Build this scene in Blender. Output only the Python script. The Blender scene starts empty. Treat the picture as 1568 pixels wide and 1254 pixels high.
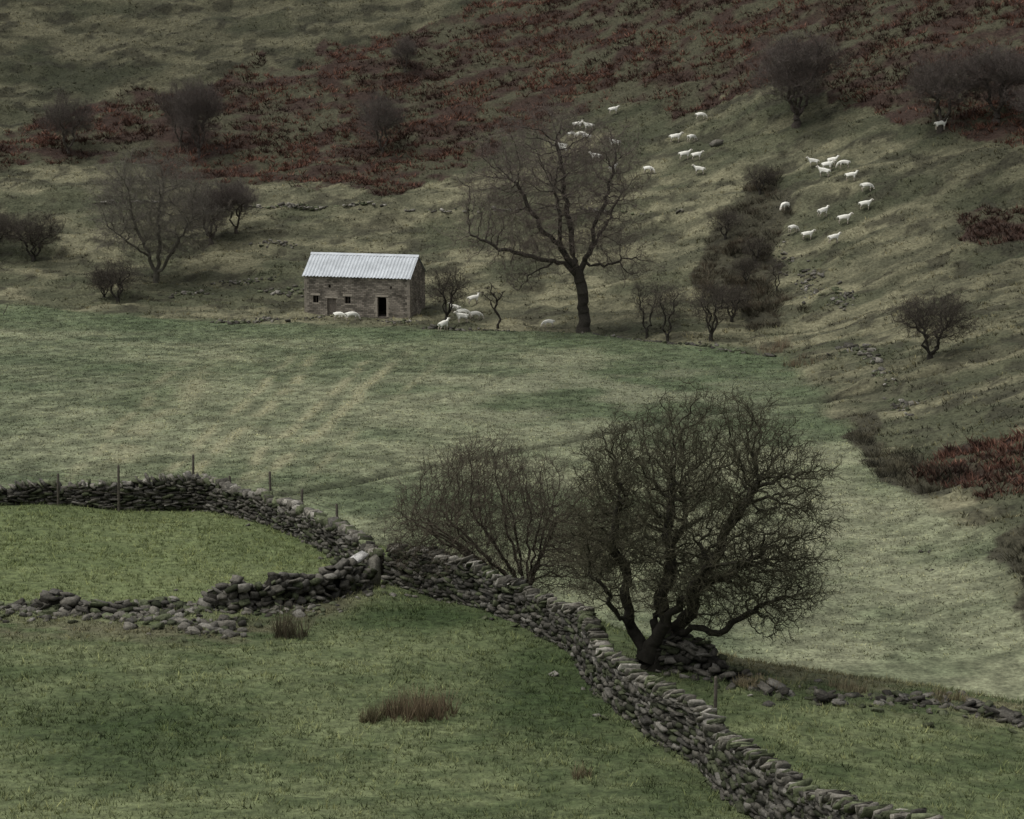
import bpy, numpy as np, math, random
from mathutils import Vector, Matrix
rng=np.random.default_rng(7); random.seed(7)
col0=bpy.context.scene.collection
# ------------------------------------------------------------------ noise / terrain
def vn(x,y,seed=0):
    x=np.asarray(x,float);y=np.asarray(y,float)
    xi=np.floor(x).astype(np.int64);yi=np.floor(y).astype(np.int64);fx=x-xi;fy=y-yi
    fx=fx*fx*(3-2*fx);fy=fy*fy*(3-2*fy)
    def h(a,b):
        n=(a*374761393+b*668265263+seed*982451653)&0x7fffffff
        n=((n^(n>>13))*1274126177)&0x7fffffff
        n=n^(n>>16)
        return (n&0xffff)/65535.0
    return (h(xi,yi)*(1-fx)+h(xi+1,yi)*fx)*(1-fy)+(h(xi,yi+1)*(1-fx)+h(xi+1,yi+1)*fx)*fy
def fbm(x,y,o=4,seed=0):
    s=0;a=.5;t=0
    for k in range(o):
        s=s+a*vn(x*2**k+17.3*k,y*2**k-9.1*k,seed+k);t+=a;a*=.5
    return s/t
def sp(v,k): return k*np.logaddexp(0,np.asarray(v,float)/k)
def sst(a,b,v):
    t=np.clip((v-a)/(b-a),0,1);return t*t*(3-2*t)
def sm(x,xs,ys,w): return sum(np.interp(x+d*w,xs,ys) for d in (-1,-.5,0,.5,1))/5
EX=[-60,-30,-14,-10,-5,3,8,14,25,60];EY=[97,95,95,91,84,70,66,63.5,60,50]
def Eedge(x): return sm(x,EX,EY,2)
def H(x,y):
    ye=sm(x,[-200,-54,-12,6,25,60,200],[242,240,235,229,214,205,195],9)
    t=y-ye;tt=sp(t,3);a=np.minimum(tt,90)
    hill=.18*a+.0025*a*a+.42*(tt-a)+0.9*np.exp(-((t-33)/5)**2)
    s=sp(x-(26+1.5*np.sin(y/11)),2)
    v=hill+14*(1-np.exp(-.32*s/14))+.15*sp(-x-75,8)
    kn=13.4-.045*(y-50)+.31*sp(46-y,3)-.08*sp(x-6,2)-.42*sp(y-Eedge(x)-1,1.2)
    return np.logaddexp(v/.8,kn/.8)*.8
def dpoly(x,y,pts):
    d=np.full(np.shape(x),1e9)
    for (ax,ay),(bx,by) in zip(pts[:-1],pts[1:]):
        vx,vy=bx-ax,by-ay;t=np.clip(((x-ax)*vx+(y-ay)*vy)/(vx*vx+vy*vy),0,1)
        d=np.minimum(d,np.hypot(x-ax-t*vx,y-ay-t*vy))
    return d
def inpoly(x,y,pts):
    c=np.zeros(np.shape(x),bool);n=len(pts)
    for i in range(n):
        x1,y1=pts[i];x2,y2=pts[(i+1)%n]
        if y1==y2: continue
        c^=((y1>y)!=(y2>y))&(x<(x2-x1)*(y-y1)/(y2-y1)+x1)
    return c
TRACK=[(-17,146),(-14.9,147.4),(-10.8,150.3),(-6.1,155.3),(4.2,165.6),(12,174),(20.9,180.5),(27.1,180.6),(32.1,179.5),(37.7,180.5),(44,179.5),(60,178)]
FTX=[-90,-54,-43,-32,-22,-10,7.4,13.4,19.2,24,40];FTY=[240,238,234,229,226.7,222,219,213.5,209,204,190]
FRY=[60,114,128.6,141.8,153.5,167,173,186.7,204,215];FRX=[28,26.5,27.9,26.5,24.6,25.2,24,24.8,24,23]
BRK=[(-120,290),(-68.4,283.4),(-62,292.3),(-53.5,296.4),(-39.3,303.5),(-24.9,308),(-7.4,312),(10,320),(35,340),(110,340),(110,225),(67,235),(53.9,240.7),(46.4,251.7),(38.3,260.2),(28.8,276.9),(19.5,278.2),(9.4,284.6),(-5,273.5),(-12.6,268.6),(-28.5,273.4),(-35.8,275.3),(-49.4,284.1),(-59.6,283.1),(-90,276)]
GOR=[(20.4,246),(23.3,248.8),(26.8,255.7),(30.1,253.6),(29.1,243.4),(27.4,228.3),(25.6,217.9),(23,216.8),(21.1,231.7),(18.6,239.7)]
SHR=[(25.2,172.1),(27.7,171),(26.7,158.6),(29.5,155),(29.6,144.2),(26.3,144.2),(24.7,151.3)]
RD2=[(27.8,151.7),(30.4,158),(36.5,154.4),(40,134.7),(29.4,139.8)]
DK3=[(27.7,128.8),(34,130),(31.5,110),(26,112)]
RD3=[(44.7,230.2),(47.6,232.4),(62,224.7),(60,217.2),(46.5,223.5)]
SH=[(12.4,280),(8.0,279.1),(7.2,277.3),(8.9,275.6),(6.0,275.2),(6.1,273.2),(9.9,270.4),(12.2,272.3),(11.8,266.9),(15.8,263.8),(19.3,269.7),(21.1,268.4),(22.5,272.7),(20,264.4),(21.3,263.1),(21.3,259.7),(33.3,252.4),(34.5,249.4),(36.1,248.6),(33.9,248),(36.4,244.6),(37.7,242.1),(29.2,243.3),(32.8,240),(37.1,238.9),(34.7,237.3),(29.6,239),(30.9,237.2),(33.1,233.4),(46.9,250.4),(-5.9,233.7),(-4,235.5),(-6.7,220.4),(-5.0,226),(-3.7,229),(3.6,223.9),(-17.4,227.6),(-16.1,227.1),(-4.9,227.6),(8.3,276.4),(9.3,278),(35.2,250.6)]
def near_mask(x,y): return 1-sst(2,14,y-Eedge(x))
def rough_mask(x,y):
    w=2.5*(fbm(x/7,y/7,3,31)-.5)
    a=sst(-1,2,y-np.interp(x,FTX,FTY)+w*2); b=sst(-.8,1.5,x-np.interp(y,FRY,FRX)+w)
    return np.maximum(a,b)
def G(x,y):
    x=np.asarray(x,float);y=np.asarray(y,float)
    nm=near_mask(x,y);r=rough_mask(x,y)*(1-nm)
    z=H(x,y)+nm*(.5*(fbm(x/7,y/7,3,3)-.5)+.16*(fbm(x/1.1,y/1.1,3,5)-.5))
    z=z+r*(1.4*(fbm(x/10,y/5,3,8)-.5)+1.0*(fbm(x/2.4,y/1.3,3,9)-.5))
    z=z+(1-r)*(1-nm)*(.6*(fbm(x/25,y/25,2,12)-.5)+.16*(fbm(x/2,y/2,3,13)-.5))
    z=z-.3*np.exp(-(dpoly(x,y,TRACK)/.55)**2)
    return z
def g1(x,y): return float(G(np.array([x]),np.array([y]))[0])
def mix(a,b,t):
    a=np.asarray(a,float);b=np.asarray(b,float);t=np.asarray(t)[...,None];return a*(1-t)+b*t
def zmask(x,y,poly,seed=0,amp=5):
    wx=x+amp*(fbm(x/5,y/5,4,40+seed)-.5)*2;wy=y+amp*(fbm(x/5,y/5,4,50+seed)-.5)*2
    return inpoly(wx,wy,poly)
def zcol(x,y):
    x=np.asarray(x,float);y=np.asarray(y,float)
    n1=fbm(x/22,y/22,3,1);n2=fbm(x/5,y/4,4,2);n3=fbm(x/.9,y/.8,3,4)
    f=mix((.090,.108,.062),(.182,.190,.118),sst(.3,.7,n1*.55+n2*.45))
    f=mix(f,(.060,.080,.041),sst(.50,.68,fbm(x/14+5,y/12,4,77))*.55)
    f=mix(f,(.072,.098,.050),.6*sst(-16,-4,y-np.interp(x,FTX,FTY)))
    f=f*(.66+.68*sst(.25,.75,n3))[...,None]
    # faint tractor lines run towards the barn
    st=0
    for k,(x0,sl,wd,am) in enumerate([(-23.4,.085,.45,.7),(-21.4,.085,.5,.9),(-17.6,.12,.45,.8),(-15.8,.13,.5,1.0),(-12.5,.14,.4,.4),(-27.5,.03,1.3,.5),(-30,.02,.5,.5)]):
        st=st+am*np.exp(-((x-x0-(y-161)*sl-1.4*(fbm(y/9,y*0+k,2,6)-.5))/wd)**2)
    st=st*sst(146,158,y)*(1-sst(190,215,y))*(.15+1.3*sst(.33,.6,fbm(x/3,y/3,3,71)))
    f=mix(f,(.26,.25,.155),np.clip(st,0,1)*.8)
    pale=np.exp(-(((x-8)/15)**2+((y-186)/20)**2))*.55+np.exp(-(((x-18)/9)**2+((y-135)/28)**2))*.45
    f=mix(f,(.215,.215,.145),pale*sst(.3,.6,n2))
    # rough hillside
    st2=fbm(x/4,y/1.2,4,19)
    r=mix((.074,.074,.047),(.182,.172,.108),sst(.32,.68,n2*.35+st2*.65))
    r=mix(r,(.052,.058,.034),sst(.47,.65,fbm(x/8,y/5,4,21))*.7)
    r=mix(r,(.040,.038,.026),sst(.60,.66,fbm(x/2.2,y/1.5,3,23))*.7)
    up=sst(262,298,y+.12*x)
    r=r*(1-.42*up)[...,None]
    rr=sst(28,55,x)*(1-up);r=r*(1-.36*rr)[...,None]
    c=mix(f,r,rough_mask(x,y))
    b=mix((.042,.028,.022),(.062,.060,.038),sst(.38,.6,fbm(x/3,y/1.5,3,33)))
    c=np.where((zmask(x,y,BRK,0)|zmask(x,y,RD2,2,2)|zmask(x,y,RD3,3,2))[...,None],b,c)
    d=mix((.036,.034,.024),(.07,.066,.043),n3)
    c=np.where((zmask(x,y,GOR,1,3)|zmask(x,y,SHR,4,1.5)|zmask(x,y,DK3,5,1.5))[...,None],d,c)
    # near pasture
    n4=fbm(x/4.5,y/4.5,4,61);n5=fbm(x/.9,y/.6,3,62)
    n=mix((.054,.072,.031),(.138,.158,.078),sst(.3,.68,n4*.55+n5*.45))
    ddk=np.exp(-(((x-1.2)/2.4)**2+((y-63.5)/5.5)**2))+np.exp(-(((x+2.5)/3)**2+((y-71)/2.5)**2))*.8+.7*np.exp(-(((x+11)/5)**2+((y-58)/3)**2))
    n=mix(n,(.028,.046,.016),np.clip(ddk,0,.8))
    up2=sst(-1,1,y-np.interp(x,[-25,-15.6,-12.4,-8.5,-4.7],[72.5,72,72,72.5,76]))*sst(0,2,-x-2)
    n=mix(n,mix((.078,.104,.040),(.162,.184,.085),n4*.5+n5*.5),up2*.8)
    bank=np.exp(-((y-np.interp(x,[-25,-15.6,-8.5,-4.7],[70,69.5,69.5,75])+.5)/1.8)**2)*sst(0,2,-x-4)
    n=mix(n,(.10,.09,.058),bank*.75*sst(.35,.6,n5+.1))
    rt=sst(4,7,x)*sst(-6,-1,y-Eedge(x)-0)
    n=mix(n,(.15,.135,.085),rt*.7*sst(.35,.6,n5*.5+n4*.5))
    n=mix(n,(.12,.115,.07),.6*sst(2,6,y-Eedge(x))*n4)
    c=mix(c,n,near_mask(x,y))
    c=c*(1-.72*np.exp(-(dpoly(x,y,TRACK)/.7)**2)*(.6+.4*n2))[...,None]
    return c
# ------------------------------------------------------------------ helpers
def mk(name,V,F,col=None,mat=None,smooth=False,parent=None,loc=None):
    V=np.ascontiguousarray(V,np.float32);F=np.ascontiguousarray(F,np.int32)
    m=bpy.data.meshes.new(name);m.vertices.add(len(V));m.vertices.foreach_set('co',V.ravel())
    k=F.shape[1];m.loops.add(F.size);m.loops.foreach_set('vertex_index',F.ravel());m.polygons.add(len(F))
    m.polygons.foreach_set('loop_start',np.arange(len(F),dtype=np.int32)*k)
    try: m.polygons.foreach_set('loop_total',np.full(len(F),k,np.int32))
    except Exception: pass
    m.update(calc_edges=True)
    if col is not None:
        a=m.color_attributes.new('col','FLOAT_COLOR','POINT');c=np.ones((len(V),4),np.float32);c[:,:3]=col
        a.data.foreach_set('color',c.ravel())
    if smooth: m.polygons.foreach_set('use_smooth',np.ones(len(F),bool))
    if mat: m.materials.append(mat)
    o=bpy.data.objects.new(name,m);col0.objects.link(o)
    if parent: o.parent=parent
    if loc is not None: o.location=loc
    return o
def empty(name,loc=(0,0,0),rz=0):
    o=bpy.data.objects.new(name,None);o.location=loc;o.rotation_euler=(0,0,rz);col0.objects.link(o);return o
def mat(name,base=None,attr=False,noise=None,bump=None,rough=.95,spec=.15,extra=None):
    m=bpy.data.materials.new(name);m.use_nodes=True;nt=m.node_tree;N=nt.nodes;L=nt.links;b=N['Principled BSDF']
    b.inputs['Roughness'].default_value=rough;b.inputs['Specular IOR Level'].default_value=spec
    if attr:
        a=N.new('ShaderNodeAttribute');a.attribute_name='col';src=a.outputs['Color']
    else:
        a=N.new('ShaderNodeRGB');a.outputs[0].default_value=(*base,1);src=a.outputs[0]
    tc=N.new('ShaderNodeTexCoord')
    if noise:
        for (sc,lo,hi) in noise:
            n=N.new('ShaderNodeTexNoise');n.inputs['Scale'].default_value=sc;n.inputs['Detail'].default_value=4;n.inputs['Roughness'].default_value=.65
            L.new(tc.outputs['Object'],n.inputs['Vector'])
            r=N.new('ShaderNodeMapRange');r.inputs[1].default_value=.3;r.inputs[2].default_value=.7;r.inputs[3].default_value=lo;r.inputs[4].default_value=hi
            L.new(n.outputs['Fac'],r.inputs[0])
            x=N.new('ShaderNodeVectorMath');x.operation='SCALE';L.new(src,x.inputs[0]);L.new(r.outputs[0],x.inputs['Scale']);src=x.outputs[0]
    L.new(src,b.inputs['Base Color'])
    if bump:
        prev=None
        for (sc,dist) in bump:
            n=N.new('ShaderNodeTexNoise');n.inputs['Scale'].default_value=sc;n.inputs['Detail'].default_value=3
            L.new(tc.outputs['Object'],n.inputs['Vector'])
            bp=N.new('ShaderNodeBump');bp.inputs['Distance'].default_value=dist;bp.inputs['Strength'].default_value=1
            L.new(n.outputs['Fac'],bp.inputs['Height'])
            if prev: L.new(prev,bp.inputs['Normal'])
            prev=bp.outputs[0]
        L.new(prev,b.inputs['Normal'])
    return m
M_ground=mat('pasture_ground',attr=True,noise=[(1.3,.8,1.22),(4,.55,1.48)],bump=[(2.2,.14),(9,.06)])
M_blade=mat('grass_blades',attr=True,noise=[(.7,.85,1.15)])
M_stone=mat('gritstone',attr=True,noise=[(9,.5,1.45),(35,.75,1.25)],bump=[(14,.02)],rough=.9)
M_bark=mat('bark',attr=True,noise=[(6,.7,1.35)])
# ------------------------------------------------------------------ ground sheet
xs=np.concatenate([np.arange(-420,-90,8),np.arange(-90,90,.36),np.arange(90,421,8)])
ys=np.concatenate([np.arange(-120,36,3),np.arange(36,112,.27),np.arange(112,200,.5),np.arange(200,335,.4),np.arange(335,640,6)])
X,Y=np.meshgrid(xs,ys);x=X.ravel();y=Y.ravel();Z=G(x,y);nx=len(xs);ny=len(ys)
i=np.arange(nx*ny).reshape(ny,nx);q=np.stack([i[:-1,:-1],i[:-1,1:],i[1:,1:],i[1:,:-1]],-1).reshape(-1,4)
mk('grass_ground',np.stack([x,y,Z],-1),q,zcol(x,y),M_ground,True)
# ------------------------------------------------------------------ blades
def blades(P,n,h,w,lean,C,spread,var=.25,tip=1.15,hs=None):
    N=len(P);P=np.repeat(P,n,0);C=np.repeat(C,n,0);K=len(P)
    hs=np.ones(K) if hs is None else np.repeat(hs,n)
    a=rng.uniform(0,2*np.pi,K);r=spread*np.sqrt(rng.uniform(0,1,K))*hs;b=P.copy();a2=a+rng.normal(0,.7,K)
    b[:,0]+=r*np.cos(a2);b[:,1]+=r*np.sin(a2)
    hh=h*hs*rng.uniform(.55,1.25,K);ln=lean*rng.uniform(.2,1.3,K)*hh
    t=b+np.stack([np.cos(a)*ln,np.sin(a)*ln,hh],-1)
    wa=rng.uniform(0,np.pi,K);ww=w*rng.uniform(.6,1.3,K)*.5*np.sqrt(hs);d=np.stack([np.cos(wa)*ww,np.sin(wa)*ww,0*ww],-1)
    V=np.stack([b-d,b+d,t],1).reshape(-1,3)
    c=C*rng.uniform(1-var,1+var,(K,1));CC=np.stack([c*.85,c*.85,c*tip],1).reshape(-1,3)  # darker foot, lighter tip: mild occlusion shade put into the blade colour
    return V,np.arange(K*3).reshape(-1,3),CC
def scatter(n,x0,x1,y0,y1,maskf):
    x=rng.uniform(x0,x1,n);y=rng.uniform(y0,y1,n);k=maskf(x,y);x=x[k];y=y[k]
    return x,y
def P3(x,y,dz=0): return np.stack([x,y,G(x,y)+dz],-1)
vis=lambda x,y:np.abs(x)<.25*y+5
U=lambda x:rng.uniform(0,1,len(x))
# near pasture
x,y=scatter(120000,-30,24,44,97,lambda x,y:vis(x,y)&(y<Eedge(x)+3)&(U(x)<.3+.7*sst(.35,.6,fbm(x/.9,y/.6,3,62))))
c=zcol(x,y)*1.25;c=np.where(U(x)[:,None]<.2,c*np.array([1.75,1.6,1.45]),c);c=np.where(U(x)[:,None]<.12,c*.5,c)
V,F,C=blades(P3(x,y,-.01),5,.10,.024,.9,c,.08,.3,1.3,.5+1.1*U(x)**2+.4*fbm(x/1.1,y/1.1,2,5))
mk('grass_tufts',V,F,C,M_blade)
# valley meadow
x,y=scatter(85000,-62,30,108,240,lambda x,y:vis(x,y)&(rough_mask(x,y)<.4)&(y>Eedge(x)+14))
c=zcol(x,y)*1.25;u=U(x)[:,None];c=np.where(u<.22,c*np.array([1.65,1.55,1.4]),c);c=np.where(u>.76,c*.5,c)
V,F,C=blades(P3(x,y,-.01),3,.12,.07,1.0,c,.18,.3,1.2)
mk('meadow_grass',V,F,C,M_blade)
# rough hillside tussocks
SHA=np.array(SH)
def clear(x,y):
    k=np.ones(len(x),bool)
    for a,b in SHA: k&=((x-a)**2+(y-b)**2)>.9
    return k
def hm(x,y): return vis(x,y)&(rough_mask(x,y)>.5)&(y>Eedge(x)+10)&(U(x)<.2+.8*sst(.4,.6,fbm(x/2.4,y/1.3,3,9)))
x,y=scatter(125000,-90,90,105,330,hm)
k=(~zmask(x,y,BRK,0)|(U(x)<.4))&clear(x,y);x=x[k];y=y[k]
c=zcol(x,y)*1.25;u=U(x)[:,None];c=np.where(u<.3,c*np.array([1.55,1.45,1.25]),c);c=np.where(u>.85,c*.5,c)
V,F,C=blades(P3(x,y,-.03),6,.24,.085,1.0,c,.2,.3,1.15,.45+1.1*U(x)**1.5)
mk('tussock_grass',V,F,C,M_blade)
# bracken
def bm(x,y):
    k=(zmask(x,y,BRK,0)&(U(x)<.12+.88*sst(.37,.52,fbm(x/4.5,y/2.2,4,91))))|zmask(x,y,RD2,2,2)|zmask(x,y,RD3,3,2)
    return k&vis(x,y)
x,y=scatter(150000,-95,95,130,335,bm)
n=fbm(x/6,y/3,4,92);c=mix((.052,.030,.022),(.150,.074,.052),sst(.35,.65,n))*rng.uniform(.45,1.5,(len(x),1))
V,F,C=blades(P3(x,y,-.05),9,.5,.13,1.1,c,.3,.4,1.15,.45+.9*U(x))
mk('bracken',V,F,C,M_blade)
# gorse and heather thickets
def thicket(name,poly,seed,dens,h,cols,amp,thr=.42):
    p=np.array(poly);x0,y0=p.min(0)-3;x1,y1=p.max(0)+3
    x,y=scatter(int(dens*(x1-x0)*(y1-y0)),x0,x1,y0,y1,lambda x,y:zmask(x,y,poly,seed,amp)&(fbm(x/2.5,y/2.5,3,seed)>thr))
    c=mix(cols[0],cols[1],sst(.3,.7,fbm(x/1.5,y/1.5,2,seed+7)))*rng.uniform(.7,1.3,(len(x),1))
    V,F,C=blades(P3(x,y,-.1),40,h,.05,.95,c,.55,.5,1.3,.35+.9*U(x)**1.5)
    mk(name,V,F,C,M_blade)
thicket('gorse_thicket',GOR,1,2.4,.85,((.038,.034,.023),(.098,.078,.054)),4,.43)
thicket('gorse_thicket',SHR,4,2.2,.7,((.033,.031,.022),(.08,.072,.047)),1.5)
thicket('gorse_thicket',DK3,5,2.2,.7,((.03,.03,.02),(.07,.065,.042)),1.5)
def rush(x,y,r,h,n,c):
    a=rng.uniform(0,6.28,n);q=r*np.sqrt(rng.uniform(0,1,n));px=x+q*np.cos(a)*1.3;py=y+q*np.sin(a)
    V,F,C=blades(P3(px,py,-.02),14,h,.018,.45,np.tile(np.array(c),(n,1)),.06,.5,1.3,.6+.7*rng.uniform(0,1,n))
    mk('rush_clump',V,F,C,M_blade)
rush(-2.5,58.9,.75,.68,100,(.155,.118,.076));rush(-3.8,58.4,.22,.5,24,(.13,.11,.065));rush(1.7,53,.25,.3,12,(.16,.13,.08));rush(-6.9,68.5,.45,.9,26,(.09,.075,.05));rush(7.0,62.4,.5,.35,40,(.24,.20,.12))
rush(24.2,207,1.4,1.0,40,(.2,.15,.1));rush(9.6,62.8,.5,.3,40,(.22,.19,.12));rush(26,199,1.6,.8,40,(.18,.14,.09));rush(3.0,47.5,.25,.3,14,(.16,.13,.08));rush(12.5,62.6,.5,.3,30,(.2,.17,.1))
# ------------------------------------------------------------------ stones
def template(s):
    r=np.random.default_rng(s);V=[];idx={}
    for a in (-1,0,1):
        for b in (-1,0,1):
            for c in (-1,0,1):
                if a==b==c==0: continue
                idx[(a,b,c)]=len(V);v=np.array([a,b,c],float)*.5;k=abs(a)+abs(b)+abs(c)
                v*={1:1,2:.97,3:.90}[k];V.append(v+r.normal(0,.07,3))
    F=[]
    for ax in range(3):
        o=[q for q in range(3) if q!=ax]
        for sgn in (-1,1):
            for u in (-1,0):
                for w in (-1,0):
                    f=[]
                    for du,dw in ((0,0),(1,0),(1,1),(0,1)):
                        k=[0,0,0];k[ax]=sgn;k[o[0]]=u+du;k[o[1]]=w+dw;f.append(idx[tuple(k)])
                    if (sgn>0)==(ax==1): f=f[::-1]
                    F.append(f)
    return np.array(V),np.array(F)
TP=[template(s) for s in range(16)]
def stones(name,S,parent=None,mt=None):
    S=np.array(S,float);Vs=[];Fs=[];Cs=[];off=0;t=rng.integers(0,len(TP),len(S))
    for k in range(len(TP)):
        s=S[t==k]
        if not len(s): continue
        T,Fc=TP[k];v=T[None]*s[:,None,3:6]
        cy,sy=np.cos(s[:,8]),np.sin(s[:,8]);a=v.copy()
        v[...,1]=a[...,1]*cy[:,None]-a[...,2]*sy[:,None];v[...,2]=a[...,1]*sy[:,None]+a[...,2]*cy[:,None]
        cy,sy=np.cos(s[:,7]),np.sin(s[:,7]);a=v.copy()
        v[...,0]=a[...,0]*cy[:,None]+a[...,2]*sy[:,None];v[...,2]=-a[...,0]*sy[:,None]+a[...,2]*cy[:,None]
        cy,sy=np.cos(s[:,6]),np.sin(s[:,6]);a=v.copy()
        v[...,0]=a[...,0]*cy[:,None]-a[...,1]*sy[:,None];v[...,1]=a[...,0]*sy[:,None]+a[...,1]*cy[:,None]
        v=v+s[:,None,:3];n=len(s)
        Vs.append(v.reshape(-1,3));Fs.append((Fc[None]+np.arange(n)[:,None,None]*len(T)).reshape(-1,4)+off)
        Cs.append(np.repeat(s[:,9:12],len(T),0));off+=n*len(T)
    return mk(name,np.concatenate(Vs),np.concatenate(Fs),np.concatenate(Cs),mt or M_stone,False,parent)
def scol(d=1.0):
    b=random.uniform(.35,1.5)*d;m=random.random()
    c=(.120,.112,.094) if m<.5 else ((.085,.095,.055) if m<.8 else (.18,.17,.148))
    return [c[0]*b,c[1]*b,c[2]*b]
def wall(name,pts,hf,hb=.34,ht=.21,cope=True,stone=(.14,.48),course=(.05,.13),core=True,tum=0,dk=.66,gap=.06,jit=1.0):  # dk darkens the face stones: occlusion shade put into their colour
    pts=np.array(pts,float);seg=np.hypot(*(pts[1:]-pts[:-1]).T);cum=np.concatenate([[0],np.cumsum(seg)]);L=cum[-1]
    ss=np.arange(0,L,.1);px=sum(np.interp(ss+d,cum,pts[:,0]) for d in (-.6,0,.6))/3;py=sum(np.interp(ss+d,cum,pts[:,1]) for d in (-.6,0,.6))/3
    px=px+.2*(fbm(ss/1.7,ss*0,3,int(L*7))-.5);py=py+.2*(fbm(ss/1.7,ss*0+9,3,int(L*7))-.5)
    tx=np.gradient(px);ty=np.gradient(py);kk=np.ones(9)/9;tx=np.convolve(np.pad(tx,4,'edge'),kk,'valid');ty=np.convolve(np.pad(ty,4,'edge'),kk,'valid');tl=np.hypot(tx,ty);tx/=tl;ty/=tl
    pz=G(px,py);pz=np.convolve(np.pad(pz,5,'edge'),np.ones(11)/11,'valid')
    wav=.3*(fbm(ss/1.3,ss*0+3,3,int(L*3))-.5)
    S=[];hm=max(hf(s) for s in ss)
    def at(s):
        j=min(int(s/.1),len(ss)-1);return px[j],py[j],pz[j],tx[j],ty[j],wav[j]
    z=-.15
    while z<hm+.1:
        t=random.uniform(*course)
        for sd in (-1,1):
            s=random.uniform(0,.3)
            while s<L-.1:
                l=random.uniform(*stone) if random.random()>.12 else random.uniform(stone[0],stone[1]*1.5);m=s+l/2;h=hf(m)+random.uniform(-.06,.06)
                X,Y,Zb,a,b,wv=at(m);zz=z+wv*min(1,max(0,z+.1)*3)
                if zz+t*.7<h and random.random()>gap:
                    w=hb+(ht-hb)*max(0,min(1,z/max(h,.3)))-.12+random.gauss(0,.04)*jit
                    S.append([X-b*w*sd,Y+a*w*sd,Zb+zz+t/2+random.gauss(0,.012),l*1.03,.27,t*random.uniform(.75,1.45),math.atan2(b,a)+random.gauss(0,.13)*jit,random.gauss(0,.13)*jit,random.gauss(0,.18)*jit]+scol(dk))
                s+=l
        z+=t*.95
    s=.2
    while core and s<L:
        h=hf(s)-.16
        if h>.1:
            X,Y,Zb,a,b,wv=at(s);S.append([X,Y,Zb+h/2-.05,.5,.24,h+.1,math.atan2(b,a),0,0,.022,.02,.016])  # near-black core: shade between the stones put into its colour
        s+=.36
    if cope:
        s=.05
        while s<L:
            X,Y,Zb,a,b,wv=at(s);h=hf(s)+wv*.5;th=random.uniform(.035,.12);ln=random.gauss(.65,.3);c=scol(1.3)
            if random.random()>.09:
                S.append([X+random.gauss(0,.04),Y+random.gauss(0,.04),Zb+h+.04+random.uniform(-.05,.06),th,random.uniform(.3,.58),random.uniform(.18,.40),math.atan2(b,a)+random.gauss(0,.25),ln,random.gauss(0,.18)]+c)
            s+=th*random.uniform(1.2,2.1)
    for _ in range(int(L*tum)):
        s=random.uniform(0,L);X,Y,Zb,a,b,wv=at(s);w=random.gauss(0,.75);X-=b*w;Y+=a*w;q=random.uniform(.1,.36)
        S.append([X,Y,g1(X,Y)+.02,q,q*random.uniform(.5,.9),q*random.uniform(.2,.45),random.uniform(0,6.3),random.gauss(0,.3),random.gauss(0,.3)]+scol(.85))
    return stones(name,S)
hn=lambda base,amp,f,sd:(lambda s:base+amp*(2*float(fbm(np.array([s*f]),np.array([sd*3.7]),3,sd)[0])-1))
WA=[(-4.3,76.6),(-1.7,73.3),(.5,69.9),(2.1,66.4),(2.6,62.2),(3.5,58.3),(4.8,55),(5.6,50),(6.4,46),(7.5,41),(9,36)]
wall('drystone_wall',WA,hn(1.2,.25,.5,3),tum=1.2)
WB=[(-4.6,77.0),(-7.2,83.2),(-9.6,88.2),(-12.6,91.9),(-14.6,91.8),(-16.2,91.5),(-18.6,91.8),(-20.8,90.9),(-26,89.8),(-36,88)]
def hB(s):
    b=hn(1.0,.25,.5,5)(s);return b+.3*math.exp(-((s-18.5)/2)**2)-.3*sst(20,24,s)
wall('drystone_wall',WB,hB,tum=1.2,jit=1.3)
WC=[(-4.9,76.1),(-6.2,74.1),(-7.4,72.9),(-9,72.2),(-10.9,72.4),(-12.4,71.4),(-14,71.2),(-15.6,71.9),(-20,72)]
def hC(s): return max(0,float(np.interp(s,[0,.8,2,4.5,6,7,8,9.5,11,12.3,13,17],[.8,.75,1.0,.95,.8,.3,.2,.35,.6,.5,.1,.05]))+.4*(float(fbm(np.array([s*1.2]),np.array([2.2]),3,8)[0])-.5)*2)
wall('ruined_wall',WC,hC,hb=.5,ht=.3,cope=False,tum=26,gap=.15,jit=2.6,dk=.8,course=(.06,.17))
def rubble(name,lst,zoff=.0,d=1):
    S=[]
    for (cx,cy,rx,ry,n,q0,q1) in lst:
        for _ in range(n):
            a=random.gauss(0,.5)*rx;b=random.gauss(0,.5)*ry;q=q0+(q1-q0)*random.random()**2;X=cx+a;Y=cy+b
            S.append([X,Y,g1(X,Y)+zoff+q*.1,q,q*random.uniform(.4,.9),q*random.uniform(.25,.6),random.uniform(0,6.3),random.gauss(0,.35),random.gauss(0,.35)]+scol(d))
    return stones(name,S)
rubble('fallen_stones',[(-9.7,69.4,1.3,1.6,90,.1,.5),(-11.8,70.6,1.7,.9,70,.1,.45),(-7.2,72,1.4,.6,50,.1,.4),(-14.5,70.8,2,.6,50,.1,.4),(-17,71.2,2.5,.6,40,.1,.4)])
WD=[(4.2,65.0),(5.2,64.4),(6,63.6),(7,62.4),(8.4,61),(9.6,61.6),(11,62.6),(12.1,62.9),(13.1,61.6),(14.6,60.3),(18,58)]
def hD(s): return max(0,float(np.interp(s,[0,.8,1.8,2.4,4,5.5,7,9,11,13,16],[1.0,1.0,.75,.3,.2,.15,.0,.0,.12,.2,.1]))+.3*(float(fbm(np.array([s*1.1]),np.array([5.2]),3,9)[0])-.5)*2)
wall('ruined_wall',WD,hD,hb=.4,ht=.3,cope=False,tum=8,gap=.15,jit=2.2)
def ftw(s): return max(0,.3*float(sst(.47,.6,fbm(np.array([s/4]),np.array([4.2]),3,45)[0]))+.1*random.random())
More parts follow.
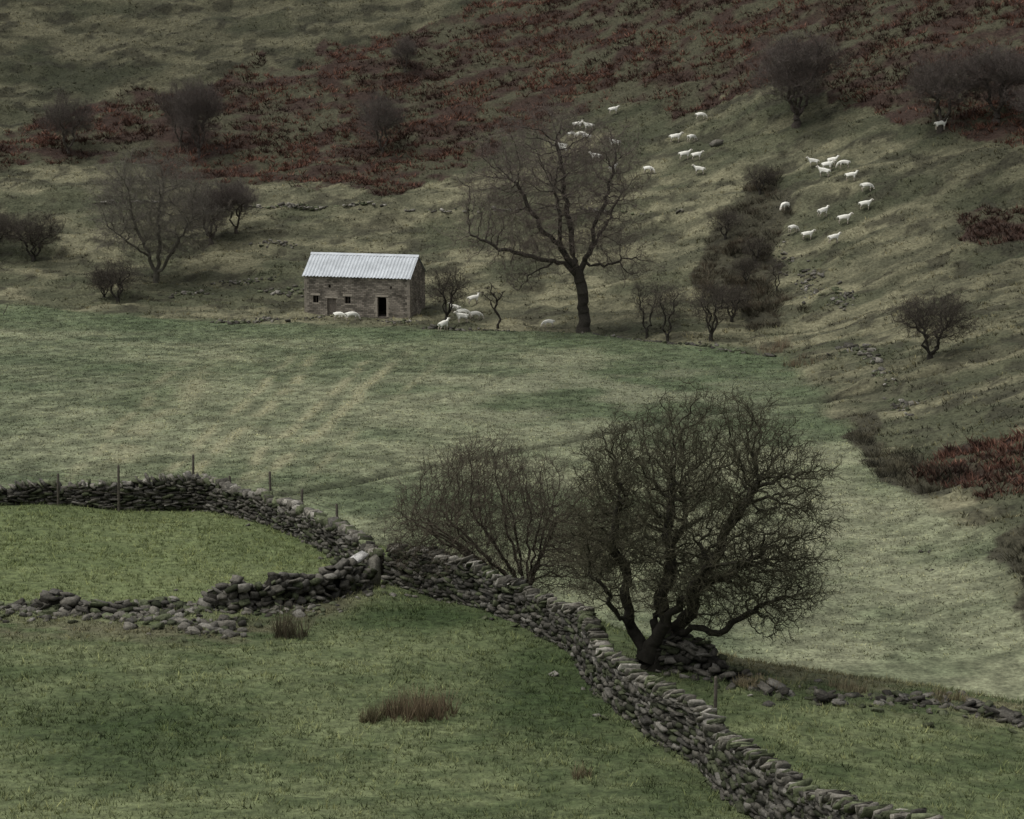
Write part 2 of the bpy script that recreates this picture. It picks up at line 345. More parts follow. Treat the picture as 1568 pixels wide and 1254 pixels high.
wall('low_boundary_wall',[(-9,222.6),(0,221.8),(7.4,219.5),(13.4,214.2),(19.2,209.6),(24,204.5)],ftw,stone=(.3,.7),course=(.12,.25),cope=False,tum=2,core=False,jit=2)
def terr(s): return max(0,.28*float(sst(.54,.64,fbm(np.array([s/3]),np.array([1.2]),3,44)[0])))
wall('terrace_wall',[(-50,270),(-38,268.5),(-27.9,266.9),(-17.1,265.3),(-10.1,263.7),(-3.3,261.5),(4.9,258.8),(12.8,253.8),(19.8,250.1)],terr,stone=(.25,.6),course=(.1,.2),cope=False,tum=.8,core=False,jit=2.4,dk=1.3,gap=.35)
rubble('fallen_stones',[(28.1,234.5,1,3,50,.2,.6),(29.9,227.2,1.2,4,70,.2,.6),(32.2,220.4,1.2,3,60,.2,.6),(30.6,200.3,1.3,2.5,70,.3,1.0),(30.6,193,.8,4,50,.2,.7),(30.2,184,.7,4,50,.2,.6),(30.2,172,.8,5,60,.2,.6)])
rubble('fallen_stones',[(-25.5,229,2.2,1.2,60,.2,.6),(-28.6,228,1.6,1,40,.2,.6),(-24,242.7,2.5,1.4,60,.2,.7),(-33.9,242.2,2.5,1,40,.2,.6),(-29,246,4,.6,50,.2,.6),(-27,257,3,.8,40,.2,.6),(-11.5,228,2,.8,40,.2,.5),(-19.5,231,2,.5,30,.15,.4)])
rubble('molehills',[(24.2,129,.5,.4,5,.2,.35),(23.6,125,.3,.3,4,.15,.3),(20,140,.3,.3,3,.15,.3)],zoff=-.02,d=.6)
rubble('boulder',[(23.8,265.8,.05,.05,1,1.3,1.4)])
stones('stone_gatepost',[[-4.75,75.75,g1(-4.75,75.75)+.45,.42,.3,1.25,.4,.03,.06,.17,.16,.135]])
stones('pale_slab',[[-5.3,75.6,g1(-5.3,75.6)+.98,.75,.4,.12,.5,-.45,.3,.42,.41,.39]])
# ------------------------------------------------------------------ fence
M_wood=mat('weathered_wood',(.09,.08,.065),noise=[(12,.6,1.4)])
def post(P,n,r,h,lean):
    V=[];F=[];ns=7
    for k,(zz,rr) in enumerate(((-.3,r),(h*.5,r*.97),(h-.03,r*.93),(h,r*.6))):
        for j in range(ns):
            a=j*6.283/ns;V.append((P[0]+rr*math.cos(a)+lean*zz,P[1]+rr*math.sin(a),P[2]+zz))
    for k in range(3):
        for j in range(ns): F.append((k*ns+j,k*ns+(j+1)%ns,(k+1)*ns+(j+1)%ns,(k+1)*ns+j))
    F.append((21,22,23,24));F.append((24,25,26,27 if ns>7 else 21))
    return np.array(V),np.array(F)+n
fp=[(-26.5,91.6,1.6,.02),(-22.3,92.6,1.5,-.03),(-18.6,91.1,1.35,.03),(-16.05,90.7,1.95,.02),(-13.35,93.0,2.15,.03),(-11.5,91.6,1.5,-.08),(-9.75,90.0,1.95,-.02),(-8.3,87.2,1.6,.05),(-6.6,84.0,1.5,-.02)]
V=[];F=[];n=0
for (a,b,h,l) in fp:
    v,f=post((a,b,g1(a,b)),n,.055,h,l);V.append(v);F.append(f);n+=len(v)
for hh in (.75,1.2,1.42):
    for (a,b,h,l),(a2,b2,h2,l2) in zip(fp[:-1],fp[1:]):
        p=np.array([a+l*hh,b,g1(a,b)+hh]);q=np.array([a2+l2*hh,b2,g1(a2,b2)+hh]);w=.006
        v=np.array([p+(0,0,w),p-(0,w,w),p+(0,w,-w),q+(0,0,w),q-(0,w,w),q+(0,w,-w)]);V.append(v)
        F.append(np.array([(0,1,4,3),(1,2,5,4),(2,0,3,5)])+n);n+=6
mk('fence',np.concatenate(V),np.concatenate(F),None,M_wood)
v,f=post((5.3,57.0,g1(5.3,57)),0,.05,1.75,.0);mk('fence_post',v,f,None,M_wood)
v,f=post((-52.3,232,g1(-52.3,232)),0,.05,1.0,.5);mk('fence_post',v,f,None,M_wood)
# ------------------------------------------------------------------ trees
def poly(points,step,jit,r):
    out=[]
    for a,b in zip(points[:-1],points[1:]):
        a=np.array(a,float);b=np.array(b,float);n=max(1,int(np.linalg.norm(b-a)/step))
        for k in range(n): out.append(a+(b-a)*k/n+(r.normal(0,jit,3) if (k or out) else 0))
    out.append(np.array(points[-1],float));return out
def tree_mesh(name,limbs,ells,natt,step,di,dk,seed,wig=.25,r0=.006,ex=2.35,twig=(2,4,.12,.35),up=.15,clus=.65,csig=.45,col=(.04,.036,.03),tcol=None,flare=.5,maxit=140,sub=.5,thinf=3.2):
    r=np.random.default_rng(seed);pos=[];par=[]
    for L in limbs:
        pl=poly(L,step*1.3,step*.26,r)
        if not pos: pos.append(pl[0]);par.append(-1);cur=0;rest=pl[1:]
        else:
            d=np.linalg.norm(np.array(pos)-pl[0],axis=1);cur=int(d.argmin());rest=pl[1:]
        for p in rest: pos.append(p);par.append(cur);cur=len(pos)-1
    A=[]
    wt=np.array([e[3]*e[4]*e[5] for e in ells],float)**.8;wt/=wt.sum()
    for e,w in zip(ells,wt):
        c=np.array(e[:3],float);R=np.array(e[3:6],float);n=int(natt*w)
        def rnd(m,sh):
            v=r.normal(size=(m,3));v/=np.linalg.norm(v,axis=1)[:,None];return c+v*R*(r.uniform(0,1,(m,1))**(sh))
        nc=max(6,int(n*clus/16));cc=rnd(nc,.28);m=int(n*clus)
        A.append(cc[r.integers(0,nc,m)]+r.normal(0,csig,(m,3))*np.array([1,1,.8]));A.append(rnd(n-m,.45))
    A=np.concatenate(A);A=A[A[:,2]>.4]
    P=np.array(pos);nd=np.full(len(A),1e9);ni=np.zeros(len(A),int)
    def upd(Q,off):
        nonlocal nd,ni
        for s in range(0,len(Q),200):
            D=np.linalg.norm(A[:,None]-Q[None,s:s+200],axis=2);j=D.argmin(1);d=D[np.arange(len(A)),j];k=d<nd;nd[k]=d[k];ni[k]=j[k]+off+s
    upd(P,0);alive=np.ones(len(A),bool);nch=np.zeros(60000,int)
    par=list(par);Pn=[p for p in P]
    for it in range(maxit):
        alive&=nd>dk;act=alive&(nd<di)
        if not act.any(): break
        ids,inv=np.unique(ni[act],return_inverse=True);PP=np.array(Pn)
        v=A[act]-PP[ni[act]];v/=np.linalg.norm(v,axis=1)[:,None]+1e-9;S=np.zeros((len(ids),3));np.add.at(S,inv,v)
        S/=np.linalg.norm(S,axis=1)[:,None]+1e-9;S+=r.normal(0,wig,S.shape);S[:,2]+=up*.5;S/=np.linalg.norm(S,axis=1)[:,None]
        ok=nch[ids]<3;ids=ids[ok];S=S[ok]
        if not len(ids): break
        nch[ids]+=1;Q=PP[ids]+S*step*r.uniform(.7,1.2,(len(S),1));off=len(Pn)
        Pn.extend(list(Q));par.extend(ids.tolist());upd(Q,off)
        if len(Pn)>30000: break
    pos=np.array(Pn);par=np.array(par);N=len(pos)
    rad=np.zeros(N);acc=np.zeros(N)
    for k in range(N-1,-1,-1):
        rad[k]=r0 if acc[k]==0 else acc[k]**(1/ex)
        if par[k]>=0: acc[par[k]]+=rad[k]**ex
    rad*=1+flare*np.exp(-np.maximum(pos[:,2],0)/(rad[0]*1.6))
    main=np.zeros(N,bool);best={}
    for k in range(1,N):
        p=par[k]
        if p not in best or rad[k]>rad[best[p]]: best[p]=k
    for k in best.values(): main[k]=True
    D=np.zeros((N,3));D[0]=(0,0,1);D[1:]=pos[1:]-pos[par[1:]];D/=np.linalg.norm(D,axis=1)[:,None]+1e-9
    thin=np.where(rad<r0*thinf)[0];S0=np.repeat(thin,twig[0])
    def chain(S,nseg,lmin,lmax,rr,spr,isub):
        nonlocal pos,par,rad,main,D
        n=len(S);ln=r.uniform(lmin,lmax,n)/nseg
        d=D[S]*.6+r.normal(0,spr,(n,3));d[:,2]+=up;d/=np.linalg.norm(d,axis=1)[:,None];cur=S;made=[]
        for k in range(nseg):
            q=pos[cur]+d*ln[:,None];b=len(pos);pos=np.concatenate([pos,q]);par=np.concatenate([par,cur]);rad=np.concatenate([rad,np.full(n,rr*(1-.22*(k+1)))])
            main=np.concatenate([main,np.full(n,k>0)]);D=np.concatenate([D,d]);cur=np.arange(b,b+n);made.append(cur)
            d=d+r.normal(0,.38,(n,3));d[:,2]+=up*.3;d/=np.linalg.norm(d,axis=1)[:,None]
        return np.concatenate(made)
    m=chain(S0,3,twig[2]*twig[1],twig[3]*twig[1],r0*.75,.65,False)
    if sub>0:
        m=m[r.uniform(0,1,len(m))<sub];chain(m,2,twig[2]*twig[1]*.4,twig[3]*twig[1]*.55,r0*.5,.8,True)
    ch=np.arange(1,len(pos));p=par[ch];Vs=[];Fs=[];Cs=[];off=0
    ref=np.array([.31,.52,.79]);tcol=np.array(tcol or col);col=np.array(col)
    dS=np.where(main[ch][:,None],D[p],D[ch]);rS=np.where(main[ch],rad[p],np.minimum(rad[p],rad[ch]*1.3))
    for lo,hi,n in ((.07,9,9),(.022,.07,5),(0,.022,3)):
        k=(rad[ch]>=lo)&(rad[ch]<hi)
        if not k.any(): continue
        def ring(c,d,rr):
            a=np.cross(d,ref);a/=np.linalg.norm(a,axis=1)[:,None]+1e-9;b=np.cross(d,a);t=np.arange(n)*2*np.pi/n
            return c[:,None]+rr[:,None,None]*(a[:,None]*np.cos(t)[None,:,None]+b[:,None]*np.sin(t)[None,:,None])
        A0=ring(pos[p[k]],dS[k],rS[k]);A1=ring(pos[ch[k]],D[ch[k]],rad[ch[k]]);m=k.sum()
        Vs.append(np.concatenate([A0,A1],1).reshape(-1,3));j=np.arange(n);f=np.stack([j,(j+1)%n,(j+1)%n+n,j+n],-1)
        Fs.append((f[None]+np.arange(m)[:,None,None]*2*n).reshape(-1,4)+off);off+=m*2*n
        w=np.clip((rad[ch[k]]-.01)/.05,0,1)[:,None];cc=tcol*(1-w)+col*w;cc=cc*r.uniform(.8,1.2,(m,1));Cs.append(np.repeat(cc,2*n,0))
    V=np.concatenate(Vs);o=mk(name,V,np.concatenate(Fs),np.concatenate(Cs),M_bark,True)
    return o
def put(o,x,y,dz=-.08,rz=0,s=1): o.location=(x,y,g1(x,y)+dz);o.rotation_euler=(0,0,rz);o.scale=(s,s,s) if not isinstance(s,tuple) else s;return o
def clone(o,name,x,y,rz,s):
    c=bpy.data.objects.new(name,o.data);col0.objects.link(c);return put(c,x,y,-.08,rz,s)
hl=[[(0,0,-.2),(-.15,0,.35),(0,0,.8)],[(-.1,0,.3),(-.5,.3,1.2),(-.8,.2,2.2),(-.7,.4,2.9),(-1.2,.3,3.6),(-1.0,.2,4.8)],[(0,0,.8),(.35,-.3,1.6),(.25,-.3,2.3),(.6,-.2,3.0),(.35,-.5,4.0),(.5,-.3,5.2)],
 [(-.1,0,.3),(.6,.2,1.0),(1.2,.3,1.7),(1.3,.5,2.5),(1.9,.6,3.3),(2.3,.5,4.3),(2.9,.6,5.2)],[(.6,.2,1.0),(1.2,-.3,1.4),(1.9,-.6,1.3),(2.3,-.7,1.7),(3,-.6,2.0)],[(0,0,.8),(.2,.8,1.9),(.6,1.4,3),(1,1.6,4.2)],[(.35,-.3,1.6),(.9,-1.1,2.6),(1.5,-1.6,3.6)],[(-.5,.3,1.2),(-1.2,-.4,2.0),(-1.3,-.6,2.6),(-1.9,-.6,3.1)],[(1.3,.5,2.5),(2.2,.2,2.8),(2.9,-.2,3.5)]]
t=tree_mesh('hawthorn_tree',hl,[(1.5,0,5.0,3.8,3.2,3.2),(2.4,0,2.7,2.9,2.2,1.3),(-.7,0,4,1.9,1.7,2.2)],9500,.15,1.6,.19,11,wig=.45,r0=.0095,ex=2.2,twig=(2,1,.16,.40),col=(.032,.029,.023),tcol=(.066,.062,.040),csig=.33,clus=.84)
put(t,4.1,64.6)
bl=[[(0,0,-.3),(-.05,0,.2)]]
for k in range(15):
    a=k*.43;dx=-1.2+2.0*math.cos(a);bl.append([(0,0,.1),(dx*.35,.4*math.sin(a),1.0),(dx*.9,.9*math.sin(a),2.2),(dx*1.3,1.2*math.sin(a),3.0)])
t=tree_mesh('hawthorn_bush',bl,[(-1.2,0,2.8,3.3,2.3,2.3),(1.8,0,2.1,1.8,1.8,1.8),(-3.2,0,2.4,1.5,1.4,1.2),(-1.6,0,4.6,1.2,1.2,.9)],6800,.17,1.7,.22,21,wig=.32,r0=.0085,ex=2.5,twig=(2,1,.25,.65),up=.4,col=(.045,.038,.03),tcol=(.088,.074,.055),clus=.65,csig=.4)
put(t,.5,75.6)
al=[[(0,0,-.3),(.1,0,2),(-.1,0,4.5),(-.5,0,6.2)],[(-.5,0,6.2),(.8,0,8.7),(1.0,.3,11),(2,.5,13),(3,.6,17)],[(-.5,0,6.2),(-2.4,-.5,9),(-4.0,-1,10.4),(-5,-1,12),(-6.5,-1.2,15)],[(-.9,0,7.0),(-1.5,1,11.3),(-2,1,15.7),(-2.7,.5,19)],
 [(-.3,0,5.6),(-2,-.7,7.2),(-4,-1,7.6),(-7.8,-1,8.6),(-11,-1,10)],[(0,0,7),(1.9,-1,7.0),(4.2,-1.5,7.8)],[(-3,-.8,7.3),(-5.5,-2,6.2),(-6.3,-2,4.8)],[(.8,0,8.7),(2.6,2.5,11.5),(4,3.5,14)],[(-2.4,-.5,9),(-2.5,-3,12),(-3,-4,15)]]
t=tree_mesh('ash_tree',al,[(-2.9,0,14.5,8.4,7.4,7.6),(-8,0,9.8,4.2,3,3),(3.5,0,8.6,3.4,3,3.2),(-5.5,0,6,2.2,2,2)],7000,.38,4,.55,31,wig=.24,r0=.0165,ex=2.1,twig=(2,1,.6,1.4),up=.22,csig=.9,clus=.6,col=(.045,.04,.033),tcol=(.125,.102,.088),flare=.6,maxit=180)
put(t,7.0,220.5)
ll=[[(0,0,-.3),(0,0,1)],[(0,0,.8),(-.8,0,3),(-2.2,.5,6),(-2.8,.5,9)],[(0,0,1),(.3,.5,3.5),(.2,.5,7),(.8,1,10.5)],[(0,0,.8),(1.6,-.5,3),(3,-.8,5.5),(4.2,-.5,7)],[(-.8,0,3),(-2.8,-1,4.5),(-4.5,-1,6)]]
t=tree_mesh('bare_tree',ll,[(0,0,8.2,6.6,5,5.6)],5500,.4,3.5,.55,41,wig=.25,r0=.016,ex=2.25,twig=(3,1,.6,1.3),up=.2,csig=.9,col=(.09,.083,.066),tcol=(.14,.126,.105))
put(t,-38.6,246)
def small(seed,h,w,name='hawthorn_tree',stems=3,na=1500,**k):
    r=np.random.default_rng(seed);L=[[(0,0,-.2),(r.normal(0,.08),0,h*.1)]];E=[(0,0,h*.58,w*.36,w*.36,h*.32)]
    for s in range(stems):
        a=s*6.28/stems+r.uniform(0,1);L.append([(0,0,h*.08),(w*.12*math.cos(a),w*.12*math.sin(a),h*.25),(w*.1*math.cos(a+.5),w*.1*math.sin(a+.5),h*.38),(w*.22*math.cos(a)+r.normal(0,.1),w*.22*math.sin(a),h*.5)])
        E.append((w*.28*math.cos(a),w*.28*math.sin(a),h*r.uniform(.48,.72),w*.24,w*.24,h*r.uniform(.18,.27)))
    a=dict(wig=.4,r0=.013,ex=2.15,twig=(2,1,.3,.7),csig=.4,col=(.04,.036,.03),tcol=(.066,.056,.046),clus=.7);a.update(k)
    return tree_mesh(name,L,E,na,.24,2.2,.3,seed,**a)
A_=small(51,5.4,6.4,stems=4,na=2000,twig=(3,1,.3,.7));put(A_,34.3,184.3,s=1.08)
B_=small(52,6.4,4.8,stems=4,na=1400);put(B_,18.9,213.1)
C_=small(53,6.3,3.4,stems=2,na=900,tcol=(.085,.073,.06));put(C_,14.8,214.5)
clone(C_,'hawthorn_tree',13.0,217.4,2.0,(.9,.9,.92))
clone(B_,'hawthorn_tree',-6.6,228.5,1.3,(.95,.95,1.05))
clone(A_,'hawthorn_tree',-53.6,254.1,1.1,(1.15,1.15,1.0))
clone(B_,'hawthorn_tree',-41.7,238.7,2.6,(1.1,1.1,.9))
clone(A_,'hawthorn_tree',-43.5,241,4.6,(.6,.6,.6))
clone(C_,'hawthorn_tree',26.6,227.1,3.0,.6)
clone(A_,'hawthorn_tree',-58.5,256,2.1,(1.1,1.1,.95))
for (a,b,s) in [(22.8,243,.6),(25.3,236,.55),(23.8,230,.5),(27.2,250,.6),(21.6,221,.7)]:
    clone(B_,'hawthorn_bush',a,b,a*7,(s*1.3,s*1.3,s))
D_=small(54,10.5,6,name='bare_tree',stems=5,na=1500,up=.6,tcol=(.105,.088,.078),col=(.075,.063,.054),r0=.015,twig=(3,1,.6,1.2),wig=.2,csig=.6,clus=.5)
put(D_,-38.7,282.6)
E_=small(57,8,6.5,name='bare_tree',stems=3,na=1100,up=.5,tcol=(.10,.084,.074),col=(.07,.06,.05),r0=.014,twig=(3,1,.6,1.1),wig=.25,csig=.6,clus=.6)
put(E_,-16,281)
clone(D_,'bare_tree',-34.2,257.7,1,(1.1,1.1,.75));clone(E_,'bare_tree',-31.5,259.7,3,(.9,.9,.8));clone(E_,'bare_tree',-55.3,284.7,2,(1.0,1.0,.95));clone(D_,'bare_tree',32.7,263,.5,(1.7,1.7,1.1));clone(E_,'bare_tree',46.9,250.6,3.3,(1.4,1.4,1.1));clone(D_,'bare_tree',52.8,249.6,5.3,(1.4,1.4,.85));clone(E_,'bare_tree',-14,300.9,2.9,(.6,.6,.6));clone(E_,'bare_tree',-41.5,286,.9,(.8,.8,1.0));clone(D_,'bare_tree',57,243,2.3,(1.2,1.2,.7))
t=tree_mesh('crooked_thorn',[[(0,0,-.2),(.1,0,1),(-.3,0,1.9),(.0,0,2.8),(-.7,.1,3.7),(-.6,0,4.4)],[(-.3,0,1.9),(-.8,.2,2.8),(-1.4,.1,3.4)],[(0,0,2.8),(.5,0,3.6)]],[(-.7,0,3.8,.9,.8,.9)],70,.22,2,.4,61,wig=.4,r0=.035,ex=2.3,twig=(1,1,.2,.5),sub=.2,col=(.035,.03,.025))
put(t,-1.4,224.2)
# ------------------------------------------------------------------ barn
RZ=-math.radians(14);bx,by=-21.35,232.5;bz=g1(-16,230.6)-.02
barn=empty('stone_barn',(bx,by,bz),RZ)
def stone_mat():
    m=bpy.data.materials.new('barn_masonry');m.use_nodes=True;nt=m.node_tree;N=nt.nodes;L=nt.links;b=N['Principled BSDF'];b.inputs['Roughness'].default_value=.95;b.inputs['Specular IOR Level'].default_value=.1
    uv=N.new('ShaderNodeUVMap');uv.uv_map='UVMap';nz=N.new('ShaderNodeTexNoise');nz.inputs['Scale'].default_value=2.2;L.new(uv.outputs[0],nz.inputs['Vector'])
    s=N.new('ShaderNodeVectorMath');s.operation='SCALE';s.inputs['Scale'].default_value=.12;L.new(nz.outputs['Color'],s.inputs[0])
    ad=N.new('ShaderNodeVectorMath');L.new(uv.outputs[0],ad.inputs[0]);L.new(s.outputs[0],ad.inputs[1])
    br=N.new('ShaderNodeTexBrick');br.inputs['Scale'].default_value=1;br.inputs['Brick Width'].default_value=.42;br.inputs['Row Height'].default_value=.17;br.inputs['Mortar Size'].default_value=.018;br.inputs['Mortar Smooth'].default_value=.6
    br.inputs['Color1'].default_value=(.34,.30,.25,1);br.inputs['Color2'].default_value=(.14,.125,.105,1);br.inputs['Mortar'].default_value=(.09,.08,.068,1)
    L.new(ad.outputs[0],br.inputs['Vector'])
    n2=N.new('ShaderNodeTexNoise');n2.inputs['Scale'].default_value=.7;n2.inputs['Detail'].default_value=6;L.new(uv.outputs[0],n2.inputs['Vector'])
    mr=N.new('ShaderNodeMapRange');mr.inputs[1].default_value=.35;mr.inputs[2].default_value=.65;mr.inputs[3].default_value=.6;mr.inputs[4].default_value=1.35;L.new(n2.outputs[0],mr.inputs[0])
    v=N.new('ShaderNodeVectorMath');v.operation='SCALE';L.new(br.outputs[0],v.inputs[0]);L.new(mr.outputs[0],v.inputs['Scale']);L.new(v.outputs[0],b.inputs['Base Color'])
    bp=N.new('ShaderNodeBump');bp.inputs['Distance'].default_value=.04;bp.invert=True;L.new(br.outputs['Fac'],bp.inputs['Height']);L.new(bp.outputs[0],b.inputs['Normal']);return m
M_mas=stone_mat()
LN,DP,HE,RI,TH=11.3,5.6,4.05,1.85,.45
def quadobj(name,Q,mt,parent):
    V=[];F=[];UV=[]
    for q in Q:
        k=len(V);V+=q;F.append(tuple(range(k,k+len(q))));a=np.array(q);nrm=np.cross(a[1]-a[0],a[2]-a[0]);ax=np.argmax(abs(nrm))
        for p in q: UV.append((p[1]+50,p[2]) if ax==0 else ((p[0],p[2]) if ax==1 else (p[0],p[1])))
    m=bpy.data.meshes.new(name);m.from_pydata([tuple(p) for p in V],[],F);u=m.uv_layers.new(name='UVMap');u.data.foreach_set('uv',np.array(UV,np.float32).ravel())
    m.materials.append(mt);o=bpy.data.objects.new(name,m);col0.objects.link(o);o.parent=parent;return o
ops=[(.9,1.5,1.25,2.0),(2.45,3.4,-.6,1.75),(4.35,4.95,1.25,2.0),(7.85,8.8,-.6,2.05),(2.6,2.85,2.85,3.15),(9.2,9.4,2.9,3.15)]
xb_=sorted({0,LN}|{o[0] for o in ops}|{o[1] for o in ops});zb=sorted({-.6,HE}|{o[2] for o in ops}|{o[3] for o in ops})
Q=[]
for a,b in zip(xb_[:-1],xb_[1:]):
    for c,d in zip(zb[:-1],zb[1:]):
        mx,mz=(a+b)/2,(c+d)/2
        if any(o[0]<mx<o[1] and o[2]<mz<o[3] for o in ops): continue
        Q.append([(a,0,c),(b,0,c),(b,0,d),(a,0,d)]);
for (a,b,c,d) in ops:
    Q+=[[(a,0,c),(a,0,d),(a,TH,d),(a,TH,c)],[(b,0,c),(b,TH,c),(b,TH,d),(b,0,d)],[(a,0,d),(b,0,d),(b,TH,d),(a,TH,d)],[(a,0,c),(a,TH,c),(b,TH,c),(b,0,c)]]
Q+=[[(0,DP,-.6),(0,DP,HE),(LN,DP,HE),(LN,DP,-.6)]]
for X in (0,LN): Q+=[[(X,0,-.6),(X,DP,-.6),(X,DP,HE),(X,DP/2,HE+RI),(X,0,HE)]]
quadobj('walls',Q,M_mas,barn)
def box(name,bxs,mt,parent,bev=.01):
    V=[];F=[]
    for (x0,x1,y0,y1,z0,z1) in bxs:
        k=len(V);V+=[(x0,y0,z0),(x1,y0,z0),(x1,y1,z0),(x0,y1,z0),(x0,y0,z1),(x1,y0,z1),(x1,y1,z1),(x0,y1,z1)]
        F+=[tuple(k+j for j in f) for f in ((0,3,2,1),(4,5,6,7),(0,1,5,4),(1,2,6,5),(2,3,7,6),(3,0,4,7))]
    m=bpy.data.meshes.new(name);m.from_pydata(V,[],F);m.materials.append(mt);o=bpy.data.objects.new(name,m);col0.objects.link(o);o.parent=parent;return o
M_lint=mat('dressed_stone',(.36,.32,.265),noise=[(4,.7,1.25)])
M_qn=mat('quoin_stone',(.27,.24,.20),noise=[(2.5,.55,1.35)])
B=[]
for (a,b,c,d) in ops[:4]: B.append((a-.2,b+.2,-.03,.2,d,d+.2))
for (a,b,c,d) in (ops[0],ops[2]): B.append((a-.1,b+.1,-.04,.2,c-.12,c))
a,b=7.85,8.8
for z in np.arange(0,2.0,.4): B+= [(a-.22-(.12 if int(z/.4)%2 else 0),a-.003,-.025,.2,z,z+.38),(b+.003,b+.22+(.12 if int(z/.4)%2 else 0),-.025,.2,z,z+.38)]
box('lintels_and_jambs',B,M_lint,barn)
B=[]
for k,z in enumerate(np.arange(-.5,3.9,.3)):
    l=.5 if k%2 else .3;m_=.3 if k%2 else .5
    B+=[(LN-l,LN+.02,-.02,m_,z,z+.28),(-.02,l,-.02,m_,z,z+.28)]
box('quoins',B,M_qn,barn)
M_door=mat('old_door_wood',(.15,.13,.11),noise=[(6,.6,1.3)])
B=[(2.47+k*.155,2.47+k*.155+.145,.16,.2,-.05,1.65) for k in range(6)]+[(2.47,3.38,.13,.158,.3,.42),(2.47,3.38,.13,.158,1.2,1.32)]
box('plank_door',B,M_door,barn)
B=[]
for (a,b,c,d) in (ops[0],ops[2]): B+=[(a,a+.06,.15,.21,c,d),(b-.06,b,.15,.21,c,d),((a+b)/2-.025,(a+b)/2+.025,.15,.21,c,d)]
box('window_frames',B,M_door,barn)
box('hay_loft_floor',[(.05,LN-.05,TH,DP-.02,2.3,2.4),(.05,LN-.05,.05,DP-.02,-.3,.0)],M_door,barn)
M_roof=mat('corrugated_tin',(.52,.55,.58),noise=[(.8,.80,1.12),(7,.88,1.1)],rough=.55,spec=.3)
nxr=640;xr=np.linspace(-.15,LN+.15,nxr);corr=.045*np.sin(xr*2*np.pi/.36);corr=corr+.012*(np.floor(xr/.78)%2)
V=[];F=[];base=0
for sgn in (0,1):
    for lev in (0,1):
        for kk,tv in enumerate((-.09,.5,.502,1.0)):
            yy=DP/2*tv;zz=HE+RI*tv+.12+(0.015 if kk in (0,1) else .03)-.03*lev
            yy2=yy if sgn==0 else DP-yy
            V+= [(a,yy2,zz+c) for a,c in zip(xr,corr)]
        for kk in range(3):
            for j in range(nxr-1):
                a=base+kk*nxr+j;F.append((a,a+1,a+nxr+1,a+nxr))
        base+=4*nxr
mk('corrugated_roof',np.array(V),np.array(F),None,M_roof,False,barn)
rc=[]
for k in range(6):
    x0=-.18+k*(LN+.36)/6;x1=x0+(LN+.36)/6+.02
    rc+=[[(x0,DP/2-.24,HE+RI+.04),(x1,DP/2-.24,HE+RI+.04),(x1,DP/2,HE+RI+.24+.004*k),(x0,DP/2,HE+RI+.24+.004*k)],[(x0,DP/2,HE+RI+.24+.004*k),(x1,DP/2,HE+RI+.24+.004*k),(x1,DP/2+.24,HE+RI+.04),(x0,DP/2+.24,HE+RI+.04)]]
quadobj('ridge_cap',rc,M_roof,barn)
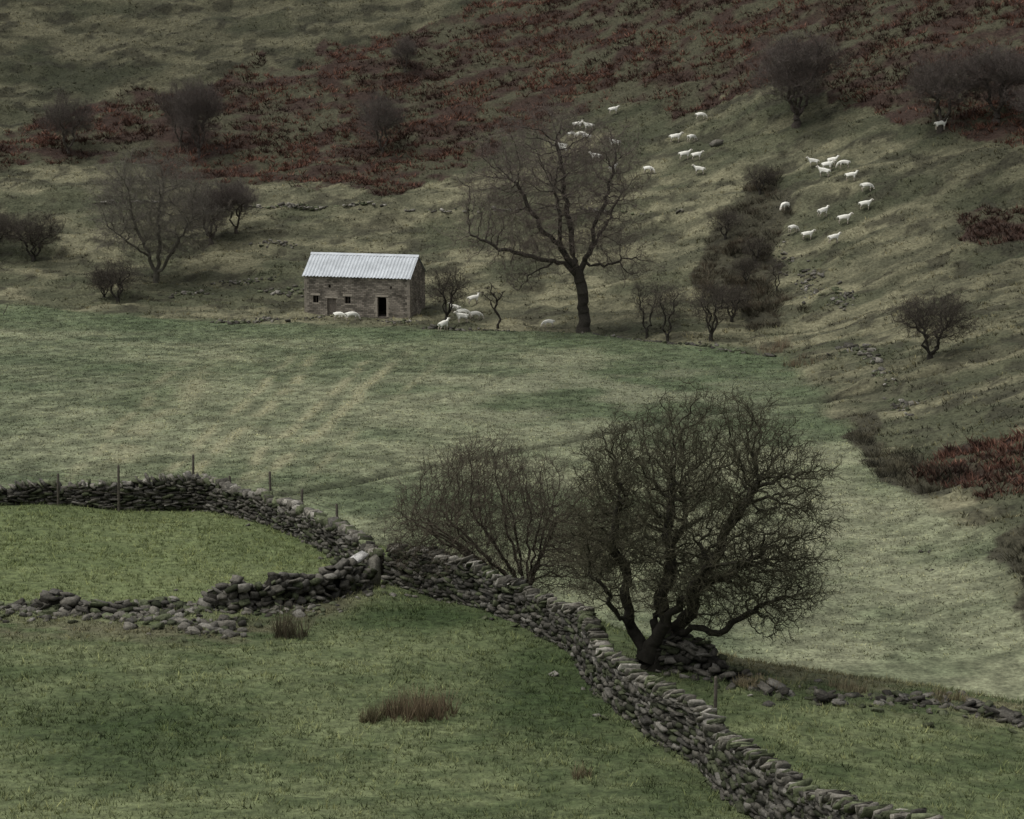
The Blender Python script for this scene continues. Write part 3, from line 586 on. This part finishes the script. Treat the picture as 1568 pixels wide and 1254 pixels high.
# ------------------------------------------------------------------ sheep
M_sheep=mat('sheep_wool',attr=True,noise=[(14,.88,1.08)],rough=1,spec=.05)
def sheep_mesh(pose):
    if pose==0: hd=[(.43,0,.76),(.53,0,.89),(.62,0,.98),(.79,0,.90)]
    elif pose==1: hd=[(.47,0,.54),(.59,0,.36),(.66,0,.22),(.73,0,.08)]
    else: hd=[(.42,.03,.76),(.48,.09,.89),(.51,.18,.98),(.55,.34,.91)]
    V=[(-.40,0,.66),(-.05,0,.65),(.28,0,.66)]+hd;R=[.18,.215,.18,.13,.09,.08,.045];E=[(0,1),(1,2),(2,3),(3,4),(4,5),(5,6)]
    def add(p,v,r): V.append(v);R.append(r);E.append((p,len(V)-1));return len(V)-1
    h=np.array(hd[2]);m=np.array(hd[3]);f=(m-h)/np.linalg.norm(m-h);sd=np.cross((0,0,1),f);sd/=np.linalg.norm(sd)
    for s in (-1,1):
        e=add(5,tuple(h+sd*s*.10-f*.01+np.array((0,0,.03))),.022);add(e,tuple(h+sd*s*.18-f*.02+np.array((0,0,.02))),.014)
        q=add(2,(.28,s*.12,.44),.07);q=add(q,(.30,s*.12,.26),.042);q=add(q,(.285,s*.12,.05),.034);add(q,(.315,s*.12,.015),.034)
        q=add(0,(-.36,s*.13,.48),.10);q=add(q,(-.32,s*.13,.39),.065);q=add(q,(-.46,s*.13,.27),.042);q=add(q,(-.43,s*.13,.05),.034);add(q,(-.40,s*.13,.015),.034)
    q=add(0,(-.60,0,.66),.045);add(q,(-.64,0,.48),.032)
    m=bpy.data.meshes.new('tmp');m.from_pydata(V,E,[]);o=bpy.data.objects.new('tmp',m);col0.objects.link(o)
    md=o.modifiers.new('s','SKIN');md.use_smooth_shade=True
    for k,r in enumerate(R):
        sv=m.skin_vertices[0].data[k];sv.radius=(r,r);sv.use_root=(k==0)
    o.modifiers.new('d','SUBSURF').levels=2
    dg=bpy.context.evaluated_depsgraph_get();dg.update();me=bpy.data.meshes.new_from_object(o.evaluated_get(dg));bpy.data.objects.remove(o)
    n=len(me.vertices);co=np.zeros(n*3);me.vertices.foreach_get('co',co);co=co.reshape(-1,3)
    hdm=np.linalg.norm(co-(h*.5+np.array(hd[3])*.5),axis=1)<.17
    leg=(co[:,2]<.36)&~hdm
    c=np.tile(np.array([.80,.785,.71]),(n,1));c[hdm]=(.66,.62,.54);c[leg]=(.42,.37,.30)
    ft=co[:,2]<.035
    if pose!=1: c[ft]=(.08,.07,.06)
    body=~hdm&~leg;nn=np.random.default_rng(pose).normal(0,.006,(n,3));co[body]+=nn[body]
    me.vertices.foreach_set('co',co.ravel());a=me.color_attributes.new('col','FLOAT_COLOR','POINT');cc=np.ones((n,4));cc[:,:3]=c;a.data.foreach_set('color',cc.ravel())
    me.materials.clear();me.materials.append(M_sheep);me.update();return me
SM=[sheep_mesh(k) for k in range(3)]
for k,(a,b) in enumerate(SH):
    ps=random.choice([0,0,1,1,2]);o=bpy.data.objects.new('sheep',SM[ps]);col0.objects.link(o)
    s=random.uniform(1.03,1.22);o.location=(a,b,max(g1(a,b),g1(a+.35,b),g1(a-.35,b))+.0);o.rotation_euler=(0,0,random.choice([0,math.pi])+random.gauss(0,.4));o.scale=(s,s,s)
# ------------------------------------------------------------------ camera, sky, sun
P=0.178
c=bpy.data.cameras.new('camera');c.lens=80;c.sensor_width=36;c.clip_end=3000;co=bpy.data.objects.new('camera',c);co.location=(0,0,32);co.rotation_euler=(math.pi/2-P,0,0);col0.objects.link(co);bpy.context.scene.camera=co
d=Vector((-.42,-.10,.90)).normalized()
w=bpy.data.worlds.new('World');bpy.context.scene.world=w;w.use_nodes=True;nt=w.node_tree;bg=nt.nodes['Background']
sk=nt.nodes.new('ShaderNodeTexSky');sk.sky_type='NISHITA';sk.sun_disc=False;sk.sun_elevation=math.asin(d.z);sk.sun_rotation=math.atan2(d.x,d.y)%(2*math.pi);sk.dust_density=3
hs=nt.nodes.new('ShaderNodeHueSaturation');hs.inputs['Saturation'].default_value=.14;nt.links.new(sk.outputs[0],hs.inputs['Color']);nt.links.new(hs.outputs[0],bg.inputs[0]);bg.inputs[1].default_value=.15
s=bpy.data.lights.new('sun','SUN');s.energy=1.45;s.angle=math.radians(24);s.color=(1,.97,.89);so=bpy.data.objects.new('sun',s);so.rotation_euler=d.to_track_quat('Z','Y').to_euler();col0.objects.link(so)
sc=bpy.context.scene;sc.view_settings.view_transform='Standard';sc.view_settings.look='None';sc.view_settings.exposure=0
